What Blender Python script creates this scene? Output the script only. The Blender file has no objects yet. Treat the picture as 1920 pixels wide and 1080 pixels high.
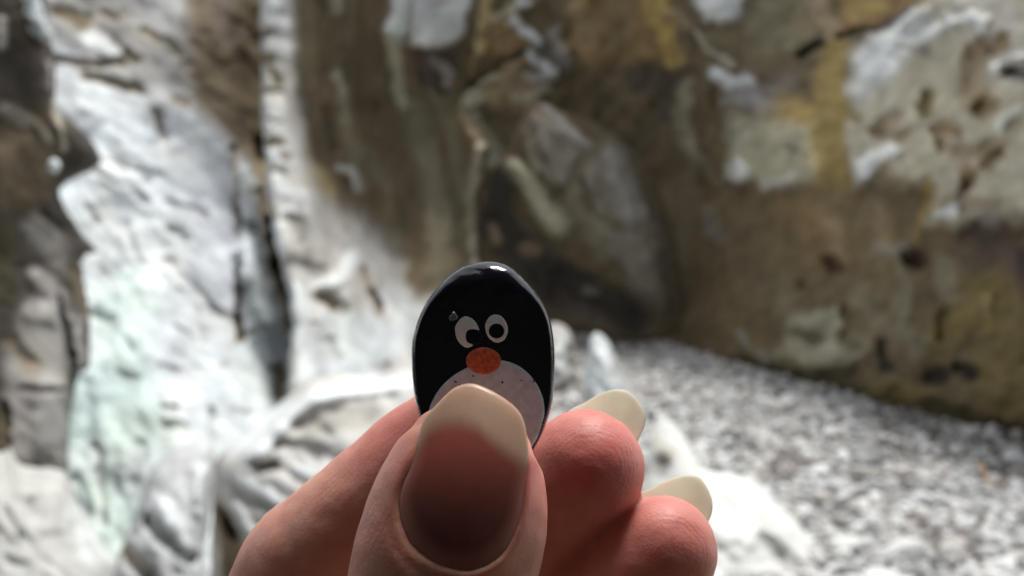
import bpy, bmesh, math, random
import numpy as np
from mathutils import Vector, noise as mnoise

# ------------------------------------------------------------------ camera, light, exposure
scene = bpy.context.scene
COL = scene.collection
F = 2059.0                                   # focal length in photograph pixels (1920 wide)
cam_data = bpy.data.cameras.new('camera')
cam_data.sensor_width = 36.0
cam_data.lens = 36.0 * F / 1920.0
cam_data.clip_start = 0.01
cam_data.clip_end = 500.0
cam_data.dof.use_dof = True
cam_data.dof.focus_distance = 0.1165
cam_data.dof.aperture_fstop = 33.0
cam = bpy.data.objects.new('camera', cam_data)
cam.rotation_euler = (math.radians(90), 0, 0)
COL.objects.link(cam)
scene.camera = cam

SUN_DIR = Vector((0.17, 0.20, 0.95)).normalized()      # towards the sun
SUN_EL = math.asin(SUN_DIR.z)
world = bpy.data.worlds.new('World')
scene.world = world
world.use_nodes = True
wn = world.node_tree.nodes
wl = world.node_tree.links
sky = wn.new('ShaderNodeTexSky')
sky.sky_type = 'NISHITA'
sky.sun_disc = False
sky.sun_elevation = SUN_EL
sky.sun_rotation = math.atan2(SUN_DIR.x, SUN_DIR.y)
sky.dust_density = 2.0
wn['Background'].inputs['Strength'].default_value = 0.10
hs = wn.new('ShaderNodeHueSaturation')          # overcast: the blue is mostly gone
hs.inputs['Saturation'].default_value = 0.18
wl.new(sky.outputs[0], hs.inputs['Color'])
wl.new(hs.outputs[0], wn['Background'].inputs['Color'])

sun_data = bpy.data.lights.new('sun', 'SUN')
sun_data.energy = 1.5
sun_data.angle = math.radians(16)
sun_data.color = (1.0, 0.97, 0.92)
sun = bpy.data.objects.new('sun', sun_data)
sun.rotation_euler = (-SUN_DIR).to_track_quat('-Z', 'Y').to_euler()
COL.objects.link(sun)

scene.view_settings.view_transform = 'Standard'
scene.view_settings.look = 'None'
scene.view_settings.exposure = 1.25
scene.view_settings.gamma = 1.0
scene.view_settings.use_curve_mapping = False
scene.render.engine = 'CYCLES'
scene.cycles.use_denoising = True
scene.cycles.max_bounces = 8

rnd = random.Random(7)
rng = np.random.default_rng(7)

# ------------------------------------------------------------------ helpers
def W(px, py, d):
    """point of the place that lies d metres ahead, seen at photograph pixel (px, py)"""
    return ((px - 960.0) * d / F, d, (540.0 - py) * d / F)

PERM = np.random.default_rng(3).permutation(256)
PERM = np.concatenate([PERM, PERM, PERM])
GRAD = np.random.default_rng(4).uniform(0, 2 * math.pi, 256)

def perlin(x, y, seed=0):
    x = np.asarray(x, float) + seed * 17.31
    y = np.asarray(y, float) + seed * 9.77
    xi = np.floor(x).astype(int); yi = np.floor(y).astype(int)
    xf = x - xi; yf = y - yi
    def g(ix, iy, dx, dy):
        a = GRAD[PERM[(PERM[ix & 255] + iy) & 255]]
        return np.cos(a) * dx + np.sin(a) * dy
    u = xf ** 3 * (xf * (xf * 6 - 15) + 10); v = yf ** 3 * (yf * (yf * 6 - 15) + 10)
    a = g(xi, yi, xf, yf); b = g(xi + 1, yi, xf - 1, yf)
    c = g(xi, yi + 1, xf, yf - 1); d = g(xi + 1, yi + 1, xf - 1, yf - 1)
    return (a + (b - a) * u + ((c + (d - c) * u) - (a + (b - a) * u)) * v) * 1.5

def fbm(x, y, seed=0, octv=4, ridged=False):
    s = 0.0; amp = 0.5; f = 1.0
    for o in range(octv):
        n = perlin(np.asarray(x) * f, np.asarray(y) * f, seed + o)
        s = s + amp * ((1 - 2 * np.abs(n)) if ridged else n)
        amp *= 0.5; f *= 2.03
    return s

def sstep(t):
    t = np.clip(t, 0, 1)
    return t * t * (3 - 2 * t)

def poly_dist(x, y, pts, closed=False, widths=None):
    """distance to a polyline (and the width interpolated along it)"""
    best = np.full(np.shape(x), 1e9); bw = np.ones(np.shape(x))
    n = len(pts)
    if n == 1:
        return np.hypot(x - pts[0][0], y - pts[0][1]), np.full(np.shape(x), widths[0] if widths else 1.0)
    for i in range(n if closed else n - 1):
        ax, ay = pts[i][:2]; bx, by = pts[(i + 1) % n][:2]
        dx, dy = bx - ax, by - ay
        t = np.clip(((x - ax) * dx + (y - ay) * dy) / max(dx * dx + dy * dy, 1e-9), 0, 1)
        d = np.hypot(x - ax - t * dx, y - ay - t * dy)
        m = d < best
        best = np.where(m, d, best)
        if widths:
            bw = np.where(m, widths[i] + (widths[(i + 1) % n] - widths[i]) * t, bw)
    return best, bw

def inside(x, y, pts):
    r = np.zeros(np.shape(x), bool); n = len(pts)
    for i in range(n):
        ax, ay = pts[i][:2]; bx, by = pts[(i + 1) % n][:2]
        if ay == by: continue
        c = ((ay > y) != (by > y)) & (x < (bx - ax) * (y - ay) / (by - ay) + ax)
        r ^= c
    return r

def sdf(x, y, pts):
    d, _ = poly_dist(x, y, pts, True)
    return np.where(inside(x, y, pts), -d, d)

def tps(ctrl):
    c = np.array(ctrl, float); P = c[:, :2] / 500.0; n = len(P)
    def k(r2): return np.where(r2 > 1e-12, 0.5 * r2 * np.log(np.maximum(r2, 1e-12)), 0)
    K = k(((P[:, None] - P[None]) ** 2).sum(-1)) + np.eye(n) * 1e-4
    Q = np.hstack([np.ones((n, 1)), P])
    A = np.block([[K, Q], [Q.T, np.zeros((3, 3))]])
    w = np.linalg.solve(A, np.concatenate([c[:, 2], np.zeros(3)]))
    def f(x, y):
        x = np.asarray(x) / 500.0; y = np.asarray(y) / 500.0
        s = w[n] + w[n + 1] * x + w[n + 2] * y
        for i in range(n):
            s = s + w[i] * k((x - P[i, 0]) ** 2 + (y - P[i, 1]) ** 2)
        return s
    return f

# rock colours: limestone, weathering crust, iron stain, algae, with light and shade painted in
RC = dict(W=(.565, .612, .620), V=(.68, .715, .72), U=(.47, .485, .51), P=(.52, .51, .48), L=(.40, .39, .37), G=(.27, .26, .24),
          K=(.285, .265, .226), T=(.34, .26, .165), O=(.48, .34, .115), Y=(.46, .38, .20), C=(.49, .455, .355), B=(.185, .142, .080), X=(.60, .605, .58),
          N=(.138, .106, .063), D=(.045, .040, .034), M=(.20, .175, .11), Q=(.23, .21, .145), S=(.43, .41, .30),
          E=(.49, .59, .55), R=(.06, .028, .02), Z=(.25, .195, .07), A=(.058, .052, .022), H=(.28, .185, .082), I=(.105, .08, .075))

def parse(txt):
    out = []
    for ln in txt.strip().splitlines():
        ln = ln.split('#')[0].strip()
        if not ln: continue
        t = ln.split()
        kind, colk, alpha, w, dz = t[0], t[1], float(t[2]), float(t[3]), float(t[4])
        pts = [tuple(float(v) for v in q.split(',')) for q in t[5:]]
        out.append((kind, colk, alpha, w, dz, pts))
    return out

def field(px, py, base, strokes, seed=0, warp=7.0):
    """stone colour with painted light and shade, and relief (metres) at photograph pixels"""
    x = px + warp * fbm(px / 38.0, py / 38.0, seed + 11, 3) * 1.6
    y = py + warp * fbm(px / 38.0, py / 38.0, seed + 23, 3) * 1.6
    col = np.empty(px.shape + (3,)); col[:] = base
    dz = np.zeros(px.shape)
    for kind, ck, alpha, w, d, pts in strokes:
        xs = [p[0] for p in pts]; ys = [p[1] for p in pts]
        mg = 2.2 * max([w] + [p[2] for p in pts if len(p) > 2]) + 4
        sel = (x > min(xs) - mg) & (x < max(xs) + mg) & (y > min(ys) - mg) & (y < max(ys) + mg)
        if not sel.any(): continue
        xx, yy = x[sel], y[sel]
        if kind == 's':
            wd = [(p[2] if len(p) > 2 else w) for p in pts]
            dist, ww = poly_dist(xx, yy, pts, False, wd)
            m = sstep(1.35 - dist / ww * 0.85)
        else:
            m = sstep(0.5 - sdf(xx, yy, pts) / (2 * w))
        if ck in RC:
            a = (m * alpha)[:, None]
            col[sel] = col[sel] * (1 - a) + np.array(RC[ck]) * a
        dz[sel] += m * d
    return col, dz

def link(name, me, parent=None):
    o = bpy.data.objects.new(name, me); COL.objects.link(o)
    if parent: o.parent = parent
    return o

def mesh(name, verts, faces, mat, col=None, smooth=True, attrs=None):
    me = bpy.data.meshes.new(name)
    me.from_pydata([tuple(v) for v in verts], [], [tuple(f) for f in faces])
    if smooth: me.polygons.foreach_set('use_smooth', np.ones(len(me.polygons), bool))
    if col is not None:
        a = me.color_attributes.new('tint', 'FLOAT_COLOR', 'POINT')
        a.data.foreach_set('color', np.hstack([col, np.ones((len(col), 1))]).astype(np.float32).ravel())
    for k, v in (attrs or {}).items():
        a = me.attributes.new(k, 'FLOAT', 'POINT'); a.data.foreach_set('value', np.asarray(v, np.float32))
    me.materials.append(mat); me.update()
    return me

def tag(o, label=None, cat=None, group=None, kind=None):
    if label: o['label'] = label
    if cat: o['category'] = cat
    if group: o['group'] = group
    if kind: o['kind'] = kind
    return o

# ------------------------------------------------------------------ materials
def new_mat(name):
    m = bpy.data.materials.new(name); m.use_nodes = True
    nt = m.node_tree
    return m, nt, nt.nodes['Principled BSDF']

def N(nt, t, **kw):
    n = nt.nodes.new(t)
    for k, v in kw.items(): setattr(n, k, v)
    return n

def rock_material(name, scale=3.0, bump=0.6, dist=0.03, rough=0.8, objvar=False, base=None, stretch=(1, 1, 1)):
    m, nt, b = new_mat(name)
    tc = N(nt, 'ShaderNodeTexCoord'); mp = N(nt, 'ShaderNodeMapping')
    mp.inputs['Scale'].default_value = stretch
    nt.links.new(tc.outputs['Object'], mp.inputs[0])
    n1 = N(nt, 'ShaderNodeTexNoise'); n1.inputs['Scale'].default_value = scale; n1.inputs['Detail'].default_value = 8; n1.inputs['Roughness'].default_value = 0.62
    n2 = N(nt, 'ShaderNodeTexNoise'); n2.inputs['Scale'].default_value = scale * 5; n2.inputs['Detail'].default_value = 5
    for n in (n1, n2): nt.links.new(mp.outputs[0], n.inputs['Vector'])
    mr = N(nt, 'ShaderNodeMapRange'); mr.inputs['From Min'].default_value = 0.3; mr.inputs['From Max'].default_value = 0.7
    mr.inputs['To Min'].default_value = 0.72; mr.inputs['To Max'].default_value = 1.22
    nt.links.new(n1.outputs[0], mr.inputs[0])
    if objvar:
        oi = N(nt, 'ShaderNodeObjectInfo'); rp = N(nt, 'ShaderNodeValToRGB')
        e = rp.color_ramp.elements
        e[0].position = 0; e[0].color = (.15, .15, .15, 1); e[1].position = 1; e[1].color = (.68, .69, .68, 1)
        for p, c in ((.2, (.38, .38, .375, 1)), (.42, (.54, .54, .53, 1)), (.6, (.44, .41, .38, 1)), (.75, (.60, .60, .58, 1))):
            q = e.new(p); q.color = c
        nt.links.new(oi.outputs['Random'], rp.inputs[0]); src = rp.outputs[0]
    else:
        at = N(nt, 'ShaderNodeAttribute', attribute_name='tint'); src = at.outputs['Color']
    mx = N(nt, 'ShaderNodeMix', data_type='RGBA', blend_type='MULTIPLY'); mx.inputs['Factor'].default_value = 1
    nt.links.new(src, mx.inputs['A']); nt.links.new(mr.outputs[0], mx.inputs['B'])
    nt.links.new(mx.outputs['Result'], b.inputs['Base Color'])
    ad = N(nt, 'ShaderNodeMath', operation='MULTIPLY_ADD'); ad.inputs[1].default_value = 0.35
    nt.links.new(n2.outputs[0], ad.inputs[0]); nt.links.new(n1.outputs[0], ad.inputs[2])
    bp = N(nt, 'ShaderNodeBump'); bp.inputs['Strength'].default_value = bump; bp.inputs['Distance'].default_value = dist
    nt.links.new(ad.outputs[0], bp.inputs['Height']); nt.links.new(bp.outputs[0], b.inputs['Normal'])
    b.inputs['Roughness'].default_value = rough
    b.inputs['Specular IOR Level'].default_value = 0.25
    return m

M_ROCK = rock_material('limestone', 2.6, 0.4, 0.04)
M_BOULDER = rock_material('boulder_limestone', 4.0, 0.7, 0.03)
M_STONE = rock_material('river_stone', 9.0, 0.4, 0.01, objvar=True)
M_GRAVEL = rock_material('gravel_stone', 9.0, 0.4, 0.01)

# ------------------------------------------------------------------ cliffs
def cliff(name, bounds, step, ctrl, base, txt, outline=None, roll=(30, 1.5), relief=(0.10, 90, 0), aniso=(0.0, 1.0), seed=0, label=None, dzs=1.0, warp=7.0):
    x0, y0, x1, y1 = bounds
    gx = np.arange(x0, x1 + step, step); gy = np.arange(y0, y1 + step, step)
    px, py = np.meshgrid(gx, gy)
    nx, ny = len(gx), len(gy)
    d = tps(ctrl)(px, py)
    col, dz = field(px.astype(float), py.astype(float), base, parse(txt), seed, warp)
    dz = dz * dzs
    amp, wl_, tilt = relief
    ca, sa = math.cos(aniso[0]), math.sin(aniso[0])
    u = (px * ca + py * sa) / wl_; v = (-px * sa + py * ca) / wl_ * aniso[1]
    n = fbm(u, v, seed, 3) * 1.5 + (fbm(u * .7, v * .7, seed + 9, 3, True) - 0.35) * -0.45
    col = col * (1 + .38 * fbm(u * 2.2, v * 2.6, seed + 40, 4))[..., None] * (1 + fbm(px / 120., py / 120., seed + 44, 3)[..., None] * np.array([.20, .16, .06]))
    n2 = fbm(px / 16.0, py / 16.0, seed + 5, 3)
    d = d + dz + (n * amp + n2 * amp * 0.10) * d / 12.0
    keep = np.ones(px.shape, bool)
    if outline:
        wx = px + 5 * fbm(px / 30., py / 30., seed + 2, 3); wy = py + 5 * fbm(px / 30., py / 30., seed + 3, 3)
        e = -sdf(wx, wy, outline)
        t = np.clip(1 - e / roll[0], 0, 1)
        d = d + roll[1] * (1 - np.sqrt(np.clip(1 - t * t, 0, 1)))
        keep = e > -step * 0.7
    V = np.stack([(px - 960) * d / F, d, (540 - py) * d / F], -1).reshape(-1, 3)
    idx = np.arange(nx * ny).reshape(ny, nx)
    q = np.stack([idx[:-1, :-1], idx[1:, :-1], idx[1:, 1:], idx[:-1, 1:]], -1).reshape(-1, 4)
    kf = keep.reshape(-1)[q].all(1); q = q[kf]
    used = np.unique(q); remap = -np.ones(nx * ny, int); remap[used] = np.arange(len(used))
    o = link(name, mesh(name, V[used], remap[q], M_ROCK, col.reshape(-1, 3)[used]))
    return tag(o, label, kind='structure')

WHITE = '''
s L .9 80 0 150,-250 150,20 230,60 290,130
s G .72 80 0 150,-250 150,0 230,30 300,90
s L 0.40 40 0 120,60 120,150
s L 0.43 30 .05 300,170 380,300 420,420
s G 0.36 26 .1 330,-100 335,60 335,170
s V .9 13 -.12 165,72 195,88 212,96
s N .85 8 .25 100,112 170,124 232,118
s N .95 11 .35 160,142 215,155 262,168
s N .8 8 .2 238,98 258,114
s B .8 7 .2 268,58 310,78 335,100
s B .8 7 .15 195,26 215,34
s B .6 5 .1 225,15 232,28
s B .9 14 .2 108,22 135,30 160,42
s V .9 24 -.1 165,182 210,200 250,205
s U .7 20 -.1 130,200 160,230
s N .8 9 .3 290,210 300,235 310,262
s B .7 9 .2 332,186 350,198
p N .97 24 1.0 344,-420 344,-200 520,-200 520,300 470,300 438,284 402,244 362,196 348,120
s N .7 40 .9 480,-200 486,100 482,290
s I .6 16 .3 425,-100 420,40 430,70
s V .8 70 -.15 230,330 260,450 250,600 280,720
s U .8 46 -.05 390,300 400,420 410,540 420,620
s U .5 30 .15 320,260 350,420 330,560
s L .3 26 .2 205,400 200,520 190,640
s U .5 28 .15 300,600 340,700 360,760
s L .3 22 .2 140,640 150,760 160,840
s P .5 10 .1 300,268 330,290 360,300
s G 0.58 8 .2 258,358 272,378
s G 0.50 5 .15 318,378 360,392 390,412
s G 0.50 5 .15 315,430 335,436 348,452
s G 0.58 7 .18 165,388 178,420
s L 0.50 6 .12 238,420 248,460 262,492
s L 0.43 10 .12 250,520 258,570
s L 0.54 9 .2 320,492 360,540 400,580 430,595
s G 0.50 7 .15 338,540 346,552
s G 0.58 6 .2 165,586 190,594 212,598
s G 0.58 5 .12 240,640 246,656
s L 0.50 6 .12 320,655 340,668
s B .9 6 .5 437,280 443,330 446,420 449,470 446,540 448,600
s B .95 9 .5 446,600 452,635
s G 0.58 4 .25 455,628 500,612 540,602
s L 0.43 9 .25 465,420 480,440 490,450
s V .9 16 -.5 458,330 470,410
s B .97 13 1.1 490,270 496,340 504,420 518,500
s B .97 15 1.1 518,500 530,560 545,612
s N .8 9 1.1 500,420 530,540
s V .95 22 -1.3 462,465 478,520 496,560 512,592
s L 0.40 8 .15 560,612 590,640
s B .95 12 .7 525,690 530,715 522,738
s G 0.50 9 .2 510,690 520,725
s E .7 60 0 240,560 230,680
s E .85 60 0 130,760 200,820 240,740 260,800
s E .85 44 .1 160,930 230,960 200,1020
s L 0.50 9 .25 182,840 188,900 192,980
s G 0.36 12 .2 140,900 160,960
s G 0.32 14 .2 262,840 250,905
s V .7 7 -.1 172,830 178,870
s G 0.47 8 .2 312,762 326,770
s L 0.58 9 .2 312,795 345,802
s G 0.43 8 .25 398,772 400,820
s V .8 20 -.15 325,735 360,745
s L 0.43 7 .15 440,770 465,778
s L 0.36 8 .12 360,560 380,640
s P .6 5 .12 172,320 230,345 280,340
s P .6 5 .12 190,300 230,310 300,330
s G 0.36 6 .15 220,700 260,712
s P .5 8 .12 300,690 350,700 420,690
s P .5 8 .12 180,500 220,540
s L 0.36 6 .12 330,610 380,650
'''
cliff('cliff', (-60, -420, 584, 1160), 4,  # shade of the cracks, ledges and deep gap is painted darker
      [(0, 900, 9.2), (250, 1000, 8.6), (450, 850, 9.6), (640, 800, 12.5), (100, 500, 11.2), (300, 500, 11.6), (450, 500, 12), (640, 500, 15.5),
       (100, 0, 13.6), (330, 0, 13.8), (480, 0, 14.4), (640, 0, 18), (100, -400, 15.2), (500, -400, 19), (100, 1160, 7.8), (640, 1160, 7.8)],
      RC['W'], WHITE, relief=(0.09, 110, 0), aniso=(0.7, 1.9), dzs=.34, seed=1, label='tall polished white limestone cliff with brown recess above, behind the boulders')  # recess panel is coloured darker than the white wall

RIB = '''
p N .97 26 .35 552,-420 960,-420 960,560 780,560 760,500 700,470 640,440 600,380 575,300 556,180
s P .55 26 0 520,-300 522,200
s V .8 13 -.10 512,40 530,50
s V .7 15 -.12 508,85 535,95
s V .7 14 -.12 520,205 512,240
s V .8 13 -.12 505,290 540,300
s V .7 14 -.12 515,345 560,370
s V .7 10 -.10 505,15 520,10
s N .8 7 .2 486,66 508,62
s N .8 6 .2 490,110 512,108
s B .85 9 .2 512,138 520,152
s N .85 5 .2 495,170 528,172
s B .7 8 .15 496,112 505,122
s N .85 8 .22 500,266 526,270
s G .7 5 .15 500,222 524,228
s G .7 5 .15 508,322 536,330
s B .8 6 .15 528,292 545,297
s N .75 22 .3 580,-300 585,120 600,240 612,300
s M .8 18 0 570,0 575,150
s S .85 9 -.15 632,140 642,175 650,230
s Q .9 13 -.15 645,190 660,260 672,330
s N .8 20 .25 690,-300 695,100 690,200
s N .8 15 .25 655,-100 630,60 615,130
s S .6 12 -.1 625,-100 632,20
s N .7 14 .25 690,200 705,300 715,420
s D .5 10 .2 610,210 622,280
s S .9 12 -.2 728,60 742,120 750,170 760,205
s Q .9 22 -.2 770,210 795,270 815,340 830,420 820,500
s Q .7 12 -.1 690,280 740,420 750,460
s M .8 14 .1 840,180 850,300 860,420 850,480
s Q .8 10 -.1 818,170 850,260 872,380
s Y .5 12 0 595,320 640,390
s P .8 9 -.25 640,316 664,322 672,350
s N .8 12 .25 648,345 645,400 655,430
s N .8 20 .2 712,375 728,420
p V .98 6 -.30 712,-420 900,-420 884,-10 872,34 868,66 842,86 800,92 772,86 765,58 748,74 732,68 720,48 736,20
s L .9 4 .2 772,-200 770,30 764,84
s P .6 8 .1 815,12 845,8
s E .7 9 0 742,55 748,80
p I .95 9 .30 776,96 864,92 862,130 845,176 820,176 790,150
s K .9 10 -.1 815,112 828,125
s L .9 8 -.12 832,132 842,142 838,160
s N .9 6 .2 822,165 835,178
s D .6 7 .2 782,130 795,165
s L .9 55 -.2 600,430 660,460 690,500
s V .9 26 -.2 560,560 570,640 580,700
s V .85 14 -.2 600,545 640,520 665,480
s V .8 26 -.1 740,560 770,600 740,640 690,690
s W .9 40 0 630,620 700,640 640,700
s G .75 9 .2 540,405 565,420 570,450
s G .75 11 .2 545,490 580,505 605,510
s V .8 8 -.15 535,400 550,395
s V .8 13 -.15 520,430 535,470
s P .8 10 -.1 550,450 558,490
s G .85 13 .3 598,555 620,560 640,580
s B .8 9 .3 605,560 625,575
s B .7 7 .2 680,510 700,560 715,590
s B .7 8 .25 695,545 710,575
s G .6 10 .15 620,640 640,670
s L .5 10 .15 590,610 600,640
s G .6 7 .15 600,735 650,732
s L .5 8 .1 700,690 720,690
s G .6 9 .2 725,685 740,700
s C .7 9 -.2 902,285 892,320 886,370 886,430 892,500
s C .7 9 -.2 905,270 893,305
s M .7 20 .1 850,480 855,560
s B .8 16 .1 775,520 800,480
s Q .5 18 -.05 830,470 850,430
'''
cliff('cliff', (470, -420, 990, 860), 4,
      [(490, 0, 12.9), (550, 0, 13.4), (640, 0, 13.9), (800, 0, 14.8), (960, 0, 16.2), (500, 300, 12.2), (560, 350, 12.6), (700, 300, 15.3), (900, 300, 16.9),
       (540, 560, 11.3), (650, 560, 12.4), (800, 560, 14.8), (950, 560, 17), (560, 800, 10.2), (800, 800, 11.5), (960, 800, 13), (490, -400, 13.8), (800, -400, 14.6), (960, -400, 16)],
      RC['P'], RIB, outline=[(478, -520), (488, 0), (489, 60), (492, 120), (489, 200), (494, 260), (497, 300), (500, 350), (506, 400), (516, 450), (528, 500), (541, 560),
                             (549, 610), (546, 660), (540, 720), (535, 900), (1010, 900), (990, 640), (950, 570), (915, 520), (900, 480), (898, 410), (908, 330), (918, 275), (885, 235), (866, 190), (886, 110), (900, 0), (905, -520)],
      roll=(17, 0.9), relief=(0.08, 95, 0), aniso=(0.12, 0.28), dzs=.45, seed=2, label='fluted brown limestone cliff with a knobbly pale rib, behind the pebble')  # lit rib and dark flutes are partly painted as pale and brown

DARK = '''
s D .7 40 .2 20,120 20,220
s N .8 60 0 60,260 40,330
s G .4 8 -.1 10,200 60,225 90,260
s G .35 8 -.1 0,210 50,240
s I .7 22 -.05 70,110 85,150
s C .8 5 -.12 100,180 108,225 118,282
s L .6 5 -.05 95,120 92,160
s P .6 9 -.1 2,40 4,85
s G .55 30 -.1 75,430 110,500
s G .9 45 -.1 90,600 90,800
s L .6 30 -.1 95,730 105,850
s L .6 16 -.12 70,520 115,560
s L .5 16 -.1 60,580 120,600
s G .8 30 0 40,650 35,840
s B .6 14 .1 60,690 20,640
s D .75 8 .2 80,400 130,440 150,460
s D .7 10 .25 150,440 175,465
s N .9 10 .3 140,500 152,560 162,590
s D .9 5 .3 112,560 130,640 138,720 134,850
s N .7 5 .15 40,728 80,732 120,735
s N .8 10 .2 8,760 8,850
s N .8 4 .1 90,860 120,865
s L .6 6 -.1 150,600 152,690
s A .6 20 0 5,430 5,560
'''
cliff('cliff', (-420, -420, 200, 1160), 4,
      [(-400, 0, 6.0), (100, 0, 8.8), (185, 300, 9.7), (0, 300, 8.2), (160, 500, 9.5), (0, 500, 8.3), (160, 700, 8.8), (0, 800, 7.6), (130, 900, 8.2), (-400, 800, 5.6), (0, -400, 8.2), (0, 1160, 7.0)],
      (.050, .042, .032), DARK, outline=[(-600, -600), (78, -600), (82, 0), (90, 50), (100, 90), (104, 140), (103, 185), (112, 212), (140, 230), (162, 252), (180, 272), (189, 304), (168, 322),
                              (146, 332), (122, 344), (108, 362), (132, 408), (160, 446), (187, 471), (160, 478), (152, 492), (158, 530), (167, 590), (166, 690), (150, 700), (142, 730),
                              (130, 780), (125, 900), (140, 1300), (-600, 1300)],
      roll=(26, 1.0), relief=(0.09, 90, 0), aniso=(0.8, 1.6), dzs=.6, seed=3, label='dark brown shaded cliff on the near left side of the gorge')

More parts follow.
